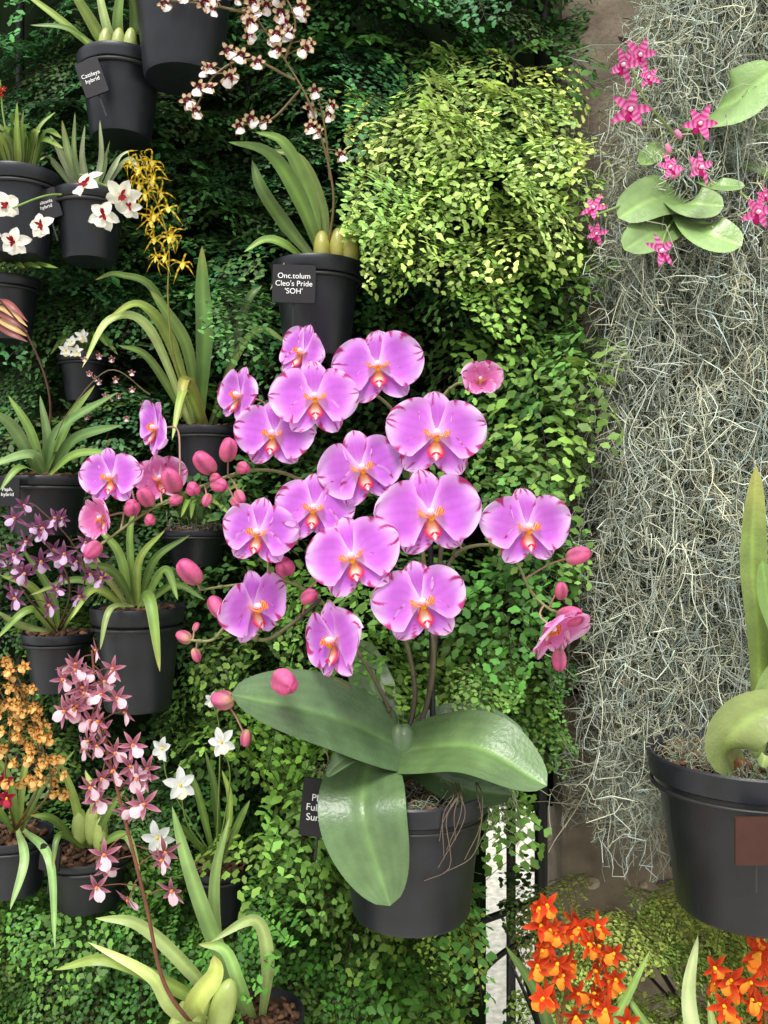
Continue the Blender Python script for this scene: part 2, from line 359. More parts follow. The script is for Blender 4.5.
def put_ferns(b,T,n,x0,x1,y0,y1,d0,d1,col,yaw=60,sc=(.75,1.15),cv=.18,keep=None,hue=.05,clip=None,front=None):
    for i in range(n):
        px=rnd.uniform(x0,x1); py=rnd.uniform(y0,y1)
        if keep and not keep(px,py): continue
        y=rnd.uniform(d0,d1)
        if front: y=front(px,py)+rnd.uniform(0,.06)
        P=W(px,py,y); V,Tt,C,SVv,SQ,PP=rnd.choice(T); s=rnd.uniform(*sc)
        a=math.radians(-90+rnd.uniform(-yaw,yaw)); R=np.array([[math.cos(a),-math.sin(a),0],[math.sin(a),math.cos(a),0],[0,0,1]])
        tl=rnd.uniform(-.4,.4); Rx=np.array([[1,0,0],[0,math.cos(tl),-math.sin(tl)],[0,math.sin(tl),math.cos(tl)]])
        Rt=R@Rx; gapfern=rnd.random()<.30
        c=np.array(col)*(1+rnd.uniform(-cv,cv))+np.array([rnd.uniform(-hue,hue),0,rnd.uniform(-hue,hue)*.6])
        X=V*s@Rt.T+P; XS=SVv*s@Rt.T+P
        def okf(cen):
            ok=cen[:,1]<.452
            lim=np.interp(cen[:,2],[.8,1.10,1.30,1.48,1.62,1.9,2.1],[.20,.20,.215,.225,.258,.262,.25])+(0 if clip is None else clip)
            lim=lim+.012*np.sin(cen[:,2]*55)
            ok&=cen[:,0]<lim
            if not gapfern: ok&=~((cen[:,0]>.118)&(cen[:,0]<.24)&(cen[:,2]<1.05))
            for o in obst: ok&=~((cen[:,0]>o[0])&(cen[:,0]<o[1])&(cen[:,1]>o[2])&(cen[:,1]<o[3])&(cen[:,2]>o[4])&(cen[:,2]<o[5]))
            return ok
        def okr(cen):
            ok=(cen[:,1]<.392)
            for o in obst: ok&=~((cen[:,0]>o[0])&(cen[:,0]<o[1])&(cen[:,1]>o[2])&(cen[:,1]<o[3])&(cen[:,2]>o[4])&(cen[:,2]<o[5]))
            return ok
        fn=okr if clip=='right' else okf
        lf=X.reshape(-1,8,3); ok=fn(lf.mean(1))
        if ok.sum()<8: continue
        lf=lf[ok]; cc=C.reshape(-1,8)[ok].reshape(-1); k=len(lf)
        tri=np.array([(0,i,i+1) for i in range(1,7)]); TT=(tri[None]+(np.arange(k)*8)[:,None,None]).reshape(-1,3)
        b.add(lf.reshape(-1,3),TT,np.clip(c[None]*cc[:,None],0,1),'fern')
        oks=fn(XS); fq=SQ[oks[SQ].all(1)]
        b.add(XS,fq,np.array((.14,.10,.06)),'stem')
def reg(cx,rim,bot,r,y):
    s=SC(y); c=W(cx,rim,y); R=r*s*1.05; h=(bot-rim)*s; obst.append((c[0]-R,c[0]+R,c[1]-R-.25,c[1]+R,c[2]-h,c[2]+.01)); 
POTS=dict(A=(317,266,358,44,.14),Bp=(183,-38,80,52,.12),C=(121,62,140,40,.16),Dp=(20,176,258,38,.14),E=(90,196,262,35,.15),Fp=(8,280,342,30,.18),
 G=(206,428,478,33,.22),H=(84,356,402,24,.24),I=(45,477,535,42,.14),J=(196,530,566,32,.2),K=(138,606,708,44,.12),K2=(58,632,690,33,.17),
 Mo=(14,832,890,36,.12),N=(88,850,903,42,.12),O=(219,864,918,30,.16),L=(256,1012,1070,46,.05),MAIN=(411,784,912,75,.05),PR=(748,752,908,93,-.02))
for k in POTS: reg(*POTS[k])
obst.append((W(336,0,0)[0],W(486,0,0)[0],-.2,.12,W(0,925,0)[2],W(0,770,0)[2]))
obst.append((W(195,0,.15)[0],W(345,0,.15)[0],-.2,.20,W(0,262,.15)[2],W(0,-60,.15)[2]))
obst.append((W(20,0,.15)[0],W(210,0,.15)[0],-.2,.20,W(0,440,.15)[2],W(0,-60,.15)[2]))
obst.append((W(145,0,.05)[0],W(250,0,.05)[0],-.2,.14,W(0,860,.05)[2],W(0,730,.05)[2]))
b=B()
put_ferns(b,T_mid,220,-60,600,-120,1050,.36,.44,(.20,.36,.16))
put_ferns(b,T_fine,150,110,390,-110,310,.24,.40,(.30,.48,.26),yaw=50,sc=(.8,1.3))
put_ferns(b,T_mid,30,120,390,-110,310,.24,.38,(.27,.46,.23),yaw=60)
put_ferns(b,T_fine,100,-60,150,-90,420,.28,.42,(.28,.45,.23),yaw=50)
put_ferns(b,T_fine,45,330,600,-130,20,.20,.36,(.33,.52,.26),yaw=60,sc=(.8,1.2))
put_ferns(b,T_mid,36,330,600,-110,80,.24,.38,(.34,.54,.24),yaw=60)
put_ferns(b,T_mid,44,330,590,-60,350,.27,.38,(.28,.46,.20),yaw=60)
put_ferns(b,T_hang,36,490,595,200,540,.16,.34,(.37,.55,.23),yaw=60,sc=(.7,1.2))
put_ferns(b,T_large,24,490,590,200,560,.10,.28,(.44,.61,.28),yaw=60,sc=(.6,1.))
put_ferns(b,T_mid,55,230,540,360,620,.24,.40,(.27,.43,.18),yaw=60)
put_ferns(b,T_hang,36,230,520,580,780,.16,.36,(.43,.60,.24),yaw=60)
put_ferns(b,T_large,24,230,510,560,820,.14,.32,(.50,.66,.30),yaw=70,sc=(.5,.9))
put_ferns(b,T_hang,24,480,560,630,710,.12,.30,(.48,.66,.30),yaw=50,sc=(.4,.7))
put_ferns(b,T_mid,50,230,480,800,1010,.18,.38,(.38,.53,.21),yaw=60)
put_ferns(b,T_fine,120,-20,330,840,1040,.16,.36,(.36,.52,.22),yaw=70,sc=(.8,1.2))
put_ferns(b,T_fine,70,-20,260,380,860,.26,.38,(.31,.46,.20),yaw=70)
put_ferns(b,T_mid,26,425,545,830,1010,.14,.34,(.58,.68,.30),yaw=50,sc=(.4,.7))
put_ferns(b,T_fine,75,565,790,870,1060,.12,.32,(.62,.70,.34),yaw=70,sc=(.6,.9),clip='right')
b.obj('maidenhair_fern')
b=B()
def limek(x,y): return ((x-474)/108.)**2+((y-150)/98.)**2<1
def limef(x,y): return .22-.13*max(0,1-(((x-474)/118.)**2+((y-180)/128.)**2))**.5
put_ferns(b,T_big,88,350,590,52,255,.06,.20,(.70,.80,.43),yaw=42,sc=(.62,.98),keep=limek,hue=.04,clip=-.006,front=limef,cv=.16)
put_ferns(b,T_big,14,354,415,150,250,.08,.18,(.66,.79,.41),yaw=50,sc=(.5,.8))
put_ferns(b,T_big,12,400,560,240,290,.10,.18,(.56,.71,.34),yaw=50,sc=(.5,.8))
b.obj('maidenhair_fern')
# ================================================================= SPANISH MOSS
b=B()
ly=[-80,0,120,200,300,450,600,700,800,900]; lx=[668,655,618,612,610,600,590,592,600,625]
def leftx(py): return np.interp(py,ly,lx)
def moss_starts(n,ya,yb):
    py=nr.uniform(ya,yb,n); u=nr.rand(n)**.85; px=leftx(py)+(850-leftx(py))*u; y=nr.uniform(.08,.34,n)
    s=(D_+y)/F_; return np.stack([(px-384)*s,y,ZC-(py-512)*s],1),py
n=1500; P0,py=moss_starts(n,-150,560); d=nr.randn(n,3)*[.14,.08,.05]+[0,0,-1]; Ls=nr.uniform(.18,.42,n)
colr=lambda n:np.clip(np.array((.86,.88,.80))*nr.uniform(.68,1.12,(n,1))+nr.randn(n,1)*[.02,.0,-.025],0,1)
P=curly(P0,d,Ls,52,.07); P[:,:,1]=np.clip(P[:,:,1],.04,.39)
tubes(b,P,.0006,colr(n),'moss',3)
n=16000; P0,py=moss_starts(n,-140,800); d=nr.randn(n,3)*[.75,.5,.5]+[0,0,-.8]; 
P=curly(P0,d,nr.uniform(.03,.09,n),16,.36); P[:,:,1]=np.clip(P[:,:,1],.04,.39)
tubes(b,P,.00055,colr(n),'moss',3)
n=160; P0,py=moss_starts(n,640,760); d=nr.randn(n,3)*[.15,.08,.05]+[0,0,-1]; P0[:,0]=np.minimum(P0[:,0],W(665,0,.25)[0]); P=curly(P0,d,nr.uniform(.08,.2,n),30,.07); P[:,:,1]=np.clip(P[:,:,1],.1,.39)
tubes(b,P,.00055,colr(n)*.9,'moss',3)
b.obj('spanish_moss')
# ================================================================= MAIN ORCHID
def plant(name,k,**kw):
    cx,rim,bot,r,y=POTS[k]; e=empty(name,W(cx,rim,y)); pot(e,cx,rim,bot,r,y,**kw); return e
e=plant('phalaenopsis_orchid','MAIN',moss=400,tp=.74)
tag(e,320,808,38,58,.0,['Phal.',"Fuller's",'Sunset'],rz=-.1,tilt=.1,ts=.17)
b=B()
def phleaf(pts,w,n,c,fold=.12,prof=broadP,wave=.02):
    P=smooth(pxs(pts),44); blade(b,P,w*SC(pts[1][2]),n,leafcol(c,.03,.10),'leaf',fold,23,prof,wave,thick=.0018,vfold=.07)
phleaf([(412,747,.05),(395,742,.03),(325,712,-.03),(231,694,-.07)],86,(-.25,-.75,.62),(.34,.44,.29),wave=.03)
phleaf([(385,746,.05),(405,748,.03),(475,745,-.03),(547,786,-.06)],82,(.15,-.72,.68),(.35,.45,.27),wave=.04)
phleaf([(382,742,.04),(366,772,-.0),(364,822,-.04),(390,906,-.04)],92,(-.1,-1,.25),(.36,.46,.29),fold=.10)
phleaf([(405,745,.06),(430,722,.06),(475,716,.06),(524,734,.04)],34,(.0,-.6,.8),(.32,.42,.27))
phleaf([(400,760,.05),(430,772,.02),(465,788,.01),(512,795,.0)],40,(.1,-.9,.4),(.26,.35,.20))
phleaf([(390,765,.04),(365,756,.0),(345,758,-.03),(326,776,-.03)],26,(-.1,-.5,.85),(.37,.46,.31))
phleaf([(398,745,.08),(385,715,.10),(370,680,.12),(362,640,.14)],48,(.2,-1,.1),(.44,.54,.35))
for px in (398,405): ellipsoid(b,W(px,752,.04),[0,0,1],.03,.014,(.33,.42,.27),'leaf')
b.obj('leaves',e)
b=B()
for i in range(8):
    x=rnd.uniform(432,480)
    P0=[(x,783,.01),(x+rnd.uniform(-4,10),795,-.030),(x+rnd.uniform(-12,12),815+rnd.uniform(0,12),-.030),(x+rnd.uniform(-24,8),rnd.uniform(830,870),-.026),(x+rnd.uniform(-34,6),rnd.uniform(870,895),-.018)][:rnd.choice([4,4,5])]
    stem(b,pxs(P0),.0007,.0004,(.40,.34,.28),5,18,'stem')
P0=np.array([W(rnd.uniform(484,516),rnd.uniform(775,795),.03) for _ in range(36)])
tubes(b,curly(P0,nr.randn(36,3)*.4+[0,0,-1],nr.uniform(.02,.06,36),16,.15),.0004,(.66,.70,.54),'moss',3)
P0=np.array([W(rnd.uniform(326,350),rnd.uniform(768,786),.03) for _ in range(50)])
tubes(b,curly(P0,nr.randn(50,3)*.5+[-.3,0,-.6],.04,12,.2),.0005,(.62,.62,.5),'moss',3)
b.obj('aerial_roots',e)
b=B(); SG=(.46,.47,.28); SD=(.22,.18,.15)
arms=[
 [(412,745,.05),(428,700,.05),(434,650,.05),(425,570,.06),(412,480,.06),(398,420,.06),(370,392,.04),(330,385,.03),(290,400,.03),(255,440,.03)],
 [(405,745,.05),(415,690,.06),(400,620,.06),(375,560,.05),(345,520,.05),(300,480,.03),(255,470,.02),(205,485,.0),(150,510,.0),(96,548,-.01)],
 [(395,750,.05),(385,700,.04),(350,640,.03),(320,600,.03),(280,580,.02),(235,585,.02),(200,590,.0)],
 [(392,750,.05),(360,700,.02),(335,680,.0),(300,680,-.01),(255,685,-.02),(224,700,-.02)],
 [(428,700,.05),(440,600,.05),(455,555,.04),(490,545,.03),(515,560,.01),(530,590,.0),(548,608,-.01),(566,616,-.01)],
 [(434,660,.05),(440,560,.06),(450,480,.06),(440,410,.05),(455,385,.04),(475,385,.03)],
 [(320,600,.03),(290,625,.0),(262,640,-.01),(230,625,-.02),(212,640,-.02),(186,640,-.02)],
]
AP=[]
for i,a in enumerate(arms):
    k=60; P=smooth(pxs(a),k); col=np.array([lerp(SD,SG,min(1,j/k*2.2)) for j in range(k)])
    tubes(b,P,np.linspace(.0030 if i in(0,1,5) else .0024,.0012,k)[None],col,'stem',8); AP.append(P)
    for j in range(8,k-3,9): ellipsoid(b,P[j],P[j+1]-P[j],.004,.0034 if j<30 else .0022,col[j]*.9,'stem',5,8)
AP=np.concatenate(AP)
tubes(b,smooth(pxs([(433,770,.055),(432,640,.062),(430,520,.07)]),8),.0032,(.06,.06,.06),'metal',8)
def pedicel(c,back,r=.0011,ysh=.0):
    dd=np.linalg.norm(AP-c,axis=1)+.6*np.maximum(0,c[1]+.0-AP[:,1])
    q=AP[np.argmin(dd)]; m=(c+back+q)/2+np.array([0,.008,.006]); tubes(b,smooth([c,c+back,m,q],14),r,(.62,.50,.42),'stem',6)
FL=[
 (304,353,66,-42,.15,-.35,1,.02,.15),(378,367,88,0,.1,.05,1,.0,0),(479,379,50,12,-.1,0,-1,.0,.62),(241,396,68,-46,.1,-.35,1,.02,.1),
 (315,398,88,0,.05,0,1,-.02,0),(274,434,80,-8,0,0,1,-.01,0),(436,435,102,2,.05,.02,1,-.03,0),(158,428,64,-48,.0,-.4,1,.02,.15),
 (112,477,68,-18,.05,0,1,-.01,.1),(361,468,88,10,.0,.15,1,-.03,0),(314,508,80,-5,.05,.0,1,-.03,0),(429,513,102,10,.0,.1,1,-.05,0),
 (259,532,80,-8,.0,-.05,1,-.03,0),(353,557,96,-12,.1,.25,1,-.06,0),(526,527,90,10,.0,.12,1,-.03,.02),(421,602,96,5,.05,.1,1,-.06,0),
 (253,606,84,52,-.05,.2,1,-.03,.05),(336,640,92,-50,-.05,.1,1,-.05,.1),(104,517,56,-40,-.2,.3,-1,.0,.45),(158,478,58,35,0,.2,-1,.02,.35)]
fb=B()
for i,(px,py,w,yaw,tz,roll,pale,y,cl) in enumerate(FL):
    a=math.radians(yaw+rnd.uniform(-4,4)); N=nz([math.sin(a),-math.cos(a),tz]); c=W(px,py,y)
    phal_flower(fb,c,N,w*SC(y)*1.02,roll+rnd.uniform(-.1,.1),pale,i*13+3,cl); pedicel(c-N*.003,-N*.018)
for (px,py,w,N,cl,y) in ((548,624,74,(.45,-.45,-.5),.5,-.03),):
    c=W(px,py,y); phal_flower(fb,c,N,w*SC(0)*1.1,.2,-1,777+px,cl); pedicel(c,-nz(N)*.012)
fb.obj('flowers',e)
ub=B()
BD=[(205,463,12),(228,450,11),(172,481,12),(193,489,9),(207,500,6),(93,550,10),(190,572,13),(217,607,10),(184,637,8),(196,655,6),(223,700,12),(246,738,7),(309,597,9),(285,567,12),(578,556,11),(561,591,8),(570,617,13),(559,660,9),(215,478,6),(146,497,10),(132,508,10),(219,485,9),(243,468,8),(240,497,7),(196,627,4),(236,503,6),(176,500,7),(150,520,7),(284,682,15.5)]
for px,py,r in BD:
    y=-.015 if px<500 else -.02
    if r==15.5: y=-.08
    c=W(px,py,y); q=AP[np.argmin(np.linalg.norm(AP-c,axis=1))]; d=nz(nz(c-q)+np.array([rnd.uniform(-.6,.6),-.1,rnd.uniform(-.4,.2)]))
    bud(ub,c,d,r*1.25*SC(y),r*.84*SC(y),(.87,.48,.60) if r>8 else (.82,.52,.52),(.78,.30,.50)); tubes(b,smooth([c,(c+q)/2+[0,0,.004],q],8),.0010,(.60,.45,.38),'stem',6)
ub.obj('flower_buds',e); b.obj('flower_spikes',e)
# ================================================================= OTHER PLANTS
YG=(.58,.66,.32); DG=(.36,.46,.20); MG=(.47,.58,.28); PG=(.65,.72,.44)
def spray(b,pts,cnt,spread,fl,t0=.3,r=.0012,col=(.40,.33,.2),t1=1.0,up=.0):
    P=smooth(pxs(pts),60); tubes(b,P,np.linspace(r*1.3,r*.7,60)[None],col,'stem',6)
    y=pts[-1][2]
    for i in range(cnt):
        j=int((t0+(t1-t0)*(i+rnd.random())/cnt)*59); j=min(59,j); s=SC(y)
        a=i*2.4+rnd.uniform(-.5,.5); rr=spread*s*rnd.uniform(.6,1)*(1.1-.5*j/59)
        c=P[j]+np.array([rr*math.cos(a),-abs(rr)*rnd.uniform(-.2,.7),rr*math.sin(a)*.6+up]); 
        tubes(b,smooth([P[j],(P[j]+c)/2+[0,0,.003],c+[0,.002,0]],5),.0006,col,'stem',4); fl(c)
e=plant('oncidium_orchid','A')
tag(e,294,284,43,38,.08,['Onc.tolum',"Cleo's Pride","'SOH'"],tilt=.03,ts=.2)
b=B()
for pts,w,c in (
 ([(322,258,.14),(300,200,.12),(270,155,.1),(228,142,.08)],18,DG),([(320,260,.14),(310,200,.14),(285,145,.13),(255,132,.12)],15,MG),
 ([(316,262,.13),(285,225,.12),(262,190,.1),(252,160,.1)],16,DG),([(325,260,.15),(322,210,.15),(300,160,.15),(262,150,.15)],13,YG),
 ([(310,265,.13),(285,245,.1),(265,240,.09),(244,252,.08)],11,MG),([(330,262,.14),(345,235,.13),(352,215,.13)],12,YG),([(308,266,.12),(290,262,.1),(270,290,.1)],8,PG)):
    LF(b,pts,w,c)
for px,py in ((338,247),(350,250),(322,250)): ellipsoid(b,W(px,py,.12),[0,0,1],.022,.010,(.60,.58,.28),'leaf')
b.obj('leaves',e)
b=B()
def onc(c): star_flower(b,c,facing(.45),.023*rnd.uniform(.8,1.1),(.30,.10,.12),(.82,.70,.55),(.97,.93,.93),.50,.20,rnd.uniform(-.7,.7),bars=8,hub=(.7,.3,.35),lipL=.45)
spray(b,[(328,250,.12),(333,190,.1),(312,110,.08),(285,60,.07),(255,15,.06),(235,-25,.05)],16,30,onc,.62)
spray(b,[(330,180,.1),(325,130,.09),(318,95,.08)],7,20,onc,.3)
spray(b,[(295,80,.07),(250,60,.06),(215,75,.05),(192,115,.05)],11,24,onc,.35)
spray(b,[(285,60,.07),(295,20,.06),(275,-20,.06)],9,22,onc,.2)
spray(b,[(300,90,.08),(270,120,.08),(235,125,.08)],3,10,onc,.6)
spray(b,[(255,15,.06),(210,5,.05),(165,0,.05)],8,20,onc,.2)
b.obj('flower_spray',e)
e=plant('hanging_orchid','Bp'); b=B()
for i in range(9): a=rnd.uniform(-1,1); LF(b,[(183+a*10,-38,.12),(183+a*30,-90,.1),(183+a*70,-120,.06)],14,MG)
b.obj('leaves',e)
e=plant('potted_orchid','C'); tag(e,92,78,24,36,.1,['Cattleya','hybrid'],tilt=-.35,ts=.16)
b=B()
for pts,w,c in (([(112,60,.16),(90,20,.14),(65,-20,.12)],13,YG),([(118,60,.16),(105,20,.15),(95,-30,.15)],10,PG),([(125,60,.16),(135,25,.14),(130,-10,.12)],12,DG),([(130,60,.16),(150,40,.14),(168,35,.12)],8,PG),([(110,62,.15),(95,48,.13),(80,35,.12)],9,MG),([(122,60,.17),(118,20,.16),(125,-30,.15)],12,MG),([(108,60,.16),(70,30,.13),(30,25,.12)],8,DG),([(106,60,.16),(60,20,.13),(20,-10,.12)],9,YG)): LF(b,pts,w,c)
for px in (105,118,130): ellipsoid(b,W(px,45,.14),[.1,0,1],.020,.008,(.62,.66,.38),'leaf')
b.obj('leaves',e)
e=plant('potted_orchid','Dp'); b=B()
for i in range(14):
    a=-1+2*i/13; LF(b,[(20+a*12,176,.14),(20+a*26,135+rnd.uniform(-8,8),.12),(20+a*(40+rnd.uniform(-5,14)),112+abs(a)*34+rnd.uniform(-25,10),.09)],9,(MG,DG,YG,PG)[i%4])
for i in range(6): star_flower(b,W(rnd.uniform(-8,6),rnd.uniform(76,98),.12),facing(),.011,(.62,.10,.12),(.72,.22,.17),(.68,.14,.12))
stem(b,pxs([(15,170,.14),(4,120,.13),(0,80,.12)]),.0012,.001,MG)
b.obj('foliage',e)
e=plant('white_orchid','E'); tag(e,46,205,27,30,.12,['Miltonia','hybrid'],tilt=-.3,ts=.16)
b=B()
for i,(x,y2,w) in enumerate(((50,135,9),(62,120,10),(85,125,8),(110,140,10),(132,150,8),(40,160,7),(140,175,7),(75,112,7),(100,120,7))):
    LF(b,[(90+(x-90)*.2,196,.15),(90+(x-90)*.7+rnd.uniform(-5,5),160,.13),(x,y2,.1)],w,(.62,.70,.48) if i%2 else (.74,.78,.62))
b.obj('leaves',e); b=B()
rP=lambda t:np.clip(np.sin(math.pi*np.clip(.04+.96*t,0,1)**.95),0,1)**.6
def wht(px,py,S,y=.07,r=0):
    star_flower(b,W(px,py,y),facing(.45),S*SC(y),(.92,.91,.84),(.94,.93,.88),(.93,.90,.84),.42,.34,r,hub=(.55,.08,.12),prof=rP,curl=-.3)
    for k in range(5): petal(b,W(px,py,y)+[0,-.004,0],[rnd.uniform(-.6,.6),-.2,rnd.uniform(-1,.5)],(0,-1,0),S*SC(y)*.22,S*SC(y)*.10,lambda t,s:(.55,.08,.14),nP,5,3)
for p in ((86,184,38),(104,216,34),(122,196,36),(130,208,24),(6,204,34),(42,226,30),(14,242,32),(-4,226,26)): wht(p[0],p[1],p[2],.07,rnd.uniform(-.8,.8))
stem(b,pxs([(92,196,.14),(80,175,.1),(104,185,.075),(126,192,.075)]),.0012,.001,MG); stem(b,pxs([(80,196,.14),(50,195,.1),(20,205,.075),(0,215,.075)]),.0012,.001,MG)
b.obj('flowers',e)
e=plant('potted_orchid','Fp'); b=B()
for i in range(7): a=-1+2*i/6; LF(b,[(8+a*8,280,.18),(8+a*24,265,.16),(8+a*50,268,.12)],8,MG)
for i in range(5): LF(b,[(-5,300+i*6,.12),(10,305+i*7,.1),(28,322+i*5,.1)],7,(.78,.62,.42) if i%2 else (.55,.28,.28),prof=nP)
b.obj('leaves',e)
e=plant('yellow_spider_orchid','G'); b=B()
for pts,w,c in (([(200,425,.20),(205,340,.15),(203,290,.14),(202,246,.13)],19,(.34,.46,.22)),([(196,425,.2),(170,340,.16),(140,305,.13),(108,318,.1)],13,YG),([(192,428,.2),(150,330,.14),(110,320,.11),(82,368,.1)],11,PG),
 ([(198,425,.2),(188,350,.16),(165,310,.14),(150,290,.13)],13,MG),([(210,425,.22),(235,360,.17),(260,330,.14),(290,345,.14)],10,MG),([(206,425,.2),(186,380,.15),(180,420,.12)],13,(.66,.64,.32)),([(203,425,.2),(185,390,.14),(172,440,.1)],10,YG),
 ([(215,425,.22),(245,310,.17),(262,285,.17)],10,(.40,.52,.28)),([(190,425,.2),(150,360,.16),(118,345,.14)],9,MG),([(196,425,.22),(160,300,.17),(120,275,.15),(95,280,.14)],9,DG)): LF(b,pts,w,c)
b.obj('leaves',e); b=B()
def yel(c):
    N=facing(.7); R,U,Nn=frame(N)
    for k in range(5):
        a=k*1.256+rnd.uniform(-.4,.4); d=math.cos(a)*U+math.sin(a)*R; l=rnd.uniform(.7,1.1)
        P=smooth([c,c+d*.011*l+Nn*.003,c+d*.02*l+[rnd.uniform(-.008,.008),0,-.006]],8); blade(b,P,.0022,Nn,lambda t,s:(.90,.80,.22) if math.sin(t*20)>-.3 else (.6,.4,.1),'petal',.1,3,lambda t:1-t**3)
    petal(b,c+Nn*.002,-U,Nn,.008,.005,lambda t,s:(.95,.88,.45),nP,5,3)
spray(b,[(200,425,.2),(175,360,.15),(168,300,.12),(168,240,.1),(150,185,.09),(140,155,.09)],19,20,yel,.5,.001,(.5,.48,.2))
b.obj('flower_spray',e)
e=plant('white_orchid','H'); b=B()
for i in range(8): a=-1+2*i/7; LF(b,[(84+a*6,356,.24),(84+a*16,335,.22),(84+a*34,325+abs(a)*30,.2)],7,MG)
for p in ((72,342),(82,336),(66,350),(77,352)): star_flower(b,W(p[0],p[1],.18),facing(.5),.020,(.95,.95,.92),(.97,.97,.95),(.95,.9,.7),.35,.28)
b.obj('foliage',e)
e=plant('potted_orchid','I'); tag(e,8,492,24,28,.08,['Paph.','hybrid'],ts=.18)
b=B()
for pts,w in (([(45,475,.14),(30,455,.11),(-15,468,.07)],13),([(45,475,.14),(60,430,.1),(118,392,.07)],13),([(50,475,.14),(75,440,.1),(122,425,.06)],15),([(44,475,.14),(48,440,.12),(40,395,.1)],11),([(40,475,.14),(15,430,.1),(-10,410,.07)],14),([(50,475,.13),(75,455,.08),(110,452,.05)],11),([(48,475,.15),(70,420,.14),(95,385,.13)],10),([(42,475,.12),(20,468,.07),(0,490,.05)],10),([(45,475,.15),(30,430,.14),(8,395,.13)],10)): LF(b,pts,w,rnd.choice([MG,(.44,.57,.32),(.55,.66,.42)]))
stem(b,pxs([(45,470,.14),(50,400,.12),(30,340,.1),(0,300,.08)]),.0014,.001,(.30,.18,.14)); stem(b,pxs([(150,395,.1),(110,370,.09),(70,410,.09),(55,440,.1)]),.0007,.0006,(.35,.3,.18))
for i in range(16): c=W(rnd.uniform(70,145),rnd.uniform(355,420),.09); star_flower(b,c,facing(.5),.009,(.40,.12,.16),(.85,.75,.7),(.9,.85,.85),.5,.28)
b.obj('foliage',e)
e=plant('potted_orchid','J',moss=300); b=B()
for i in range(10): a=-1+2*i/9; LF(b,[(196+a*8,530,.2),(196+a*18,500,.18),(196+a*45,500+rnd.uniform(-25,20),.13)],8,MG)
b.obj('leaves',e)
e=plant('potted_orchid','K'); b=B()
for pts,w,c in (([(135,606,.12),(110,570,.1),(60,565,.06)],10,DG),([(138,606,.12),(140,560,.1),(165,530,.08)],9,YG),([(130,606,.12),(120,555,.11),(95,525,.1)],10,MG),([(142,606,.11),(165,570,.07),(178,600,.04)],10,MG),([(138,606,.1),(150,600,.05),(160,672,.03)],14,MG),([(125,608,.11),(95,590,.08),(70,620,.05)],8,YG),([(140,606,.13),(155,560,.12),(190,535,.12)],9,DG),([(133,606,.1),(110,610,.05),(100,650,.04)],8,PG),([(128,606,.12),(95,560,.1),(85,540,.1)],8,(.78,.79,.45)),([(145,606,.12),(175,585,.1),(205,600,.08)],8,DG),([(135,606,.13),(130,540,.12),(135,505,.12)],8,MG),([(130,606,.12),(80,580,.1),(30,595,.09)],8,MG)): LF(b,pts,w,c)
b.obj('leaves',e)
e=plant('purple_oncidium','K2'); b=B()
for pts,w,c in (([(55,632,.17),(35,590,.13),(0,575,.1)],10,YG),([(55,632,.16),(30,610,.1),(-5,640,.08)],10,MG),([(60,632,.16),(50,590,.14),(20,545,.12)],9,DG),([(62,632,.16),(80,600,.12),(95,580,.1)],8,MG),([(50,632,.15),(20,625,.1),(-5,610,.07)],8,PG)): LF(b,pts,w,c)
b.obj('leaves',e); b=B()
def purp(c): star_flower(b,c,facing(.6),.030*rnd.uniform(.8,1.15),(.40,.18,.32),(.62,.44,.56),(.84,.72,.84),.28,.15,rnd.uniform(-1,1),hub=(.85,.6,.4))
for st in ([(58,630,.16),(70,590,.08),(55,555,.05),(20,520,.04)],[(60,630,.16),(85,580,.08),(70,540,.06),(35,505,.05)],[(55,630,.16),(30,600,.06),(10,570,.04),(-5,545,.03)]): spray(b,st,10,24,purp,.3,.001,(.35,.25,.2))
b.obj('flower_spray',e)
e=plant('pink_oncidium','L'); b=B()
for pts,w,c in (([(250,1020,.05),(215,940,.02),(190,870,.0),(172,806,.0)],18,(.56,.68,.40)),([(245,1020,.05),(220,960,.03),(215,880,.03),(230,815,.03)],14,(.56,.66,.38)),([(235,1025,.04),(190,970,-.02),(140,925,-.03),(95,918,-.03)],15,PG),
 ([(235,1025,.04),(180,990,-.03),(110,960,-.05),(54,970,-.05)],15,YG),([(225,1030,.03),(175,1010,-.04),(150,975,-.06),(88,942,-.05)],15,(.70,.76,.46)),([(262,1020,.05),(268,960,.03),(255,920,.02),(210,942,.0)],15,PG),
 ([(255,1020,.04),(240,985,.0),(225,950,.0),(198,944,.0)],14,(.55,.68,.38)),([(225,1040,.03),(195,1010,-.03),(215,975,-.05),(214,955,-.05)],24,(.72,.76,.40)),([(230,1035,.0),(185,1030,-.05),(150,1045,-.06)],18,YG)): LF(b,pts,w,c,fold=.35)
for px,py in ((195,1018),(222,1010),(180,1030)): ellipsoid(b,W(px,py,-.01),[.3,0,1],.032,.013,(.66,.72,.40),'leaf')
b.obj('leaves',e); b=B()
def pinko(c):star_flower(b,c,facing(.6),.030*rnd.uniform(.85,1.15),(.56,.28,.36),(.80,.60,.66),(.93,.80,.84),.34,.14,rnd.uniform(-1,1),hub=(.9,.6,.3),lipL=.45)
spray(b,[(205,1040,-.02),(165,985,-.06),(145,900,-.07),(115,780,-.07),(98,710,-.07),(92,650,-.07)],34,46,pinko,.40,.0016,(.42,.24,.18))
spray(b,[(100,740,-.07),(80,700,-.07),(70,660,-.07)],6,20,pinko,.2,.001,(.42,.24,.18)); spray(b,[(118,790,-.07),(140,770,-.07),(152,780,-.07)],5,16,pinko,.2,.001,(.42,.24,.18))
b.obj('flower_spray',e)
e=plant('orange_oncidium','Mo'); b=B()
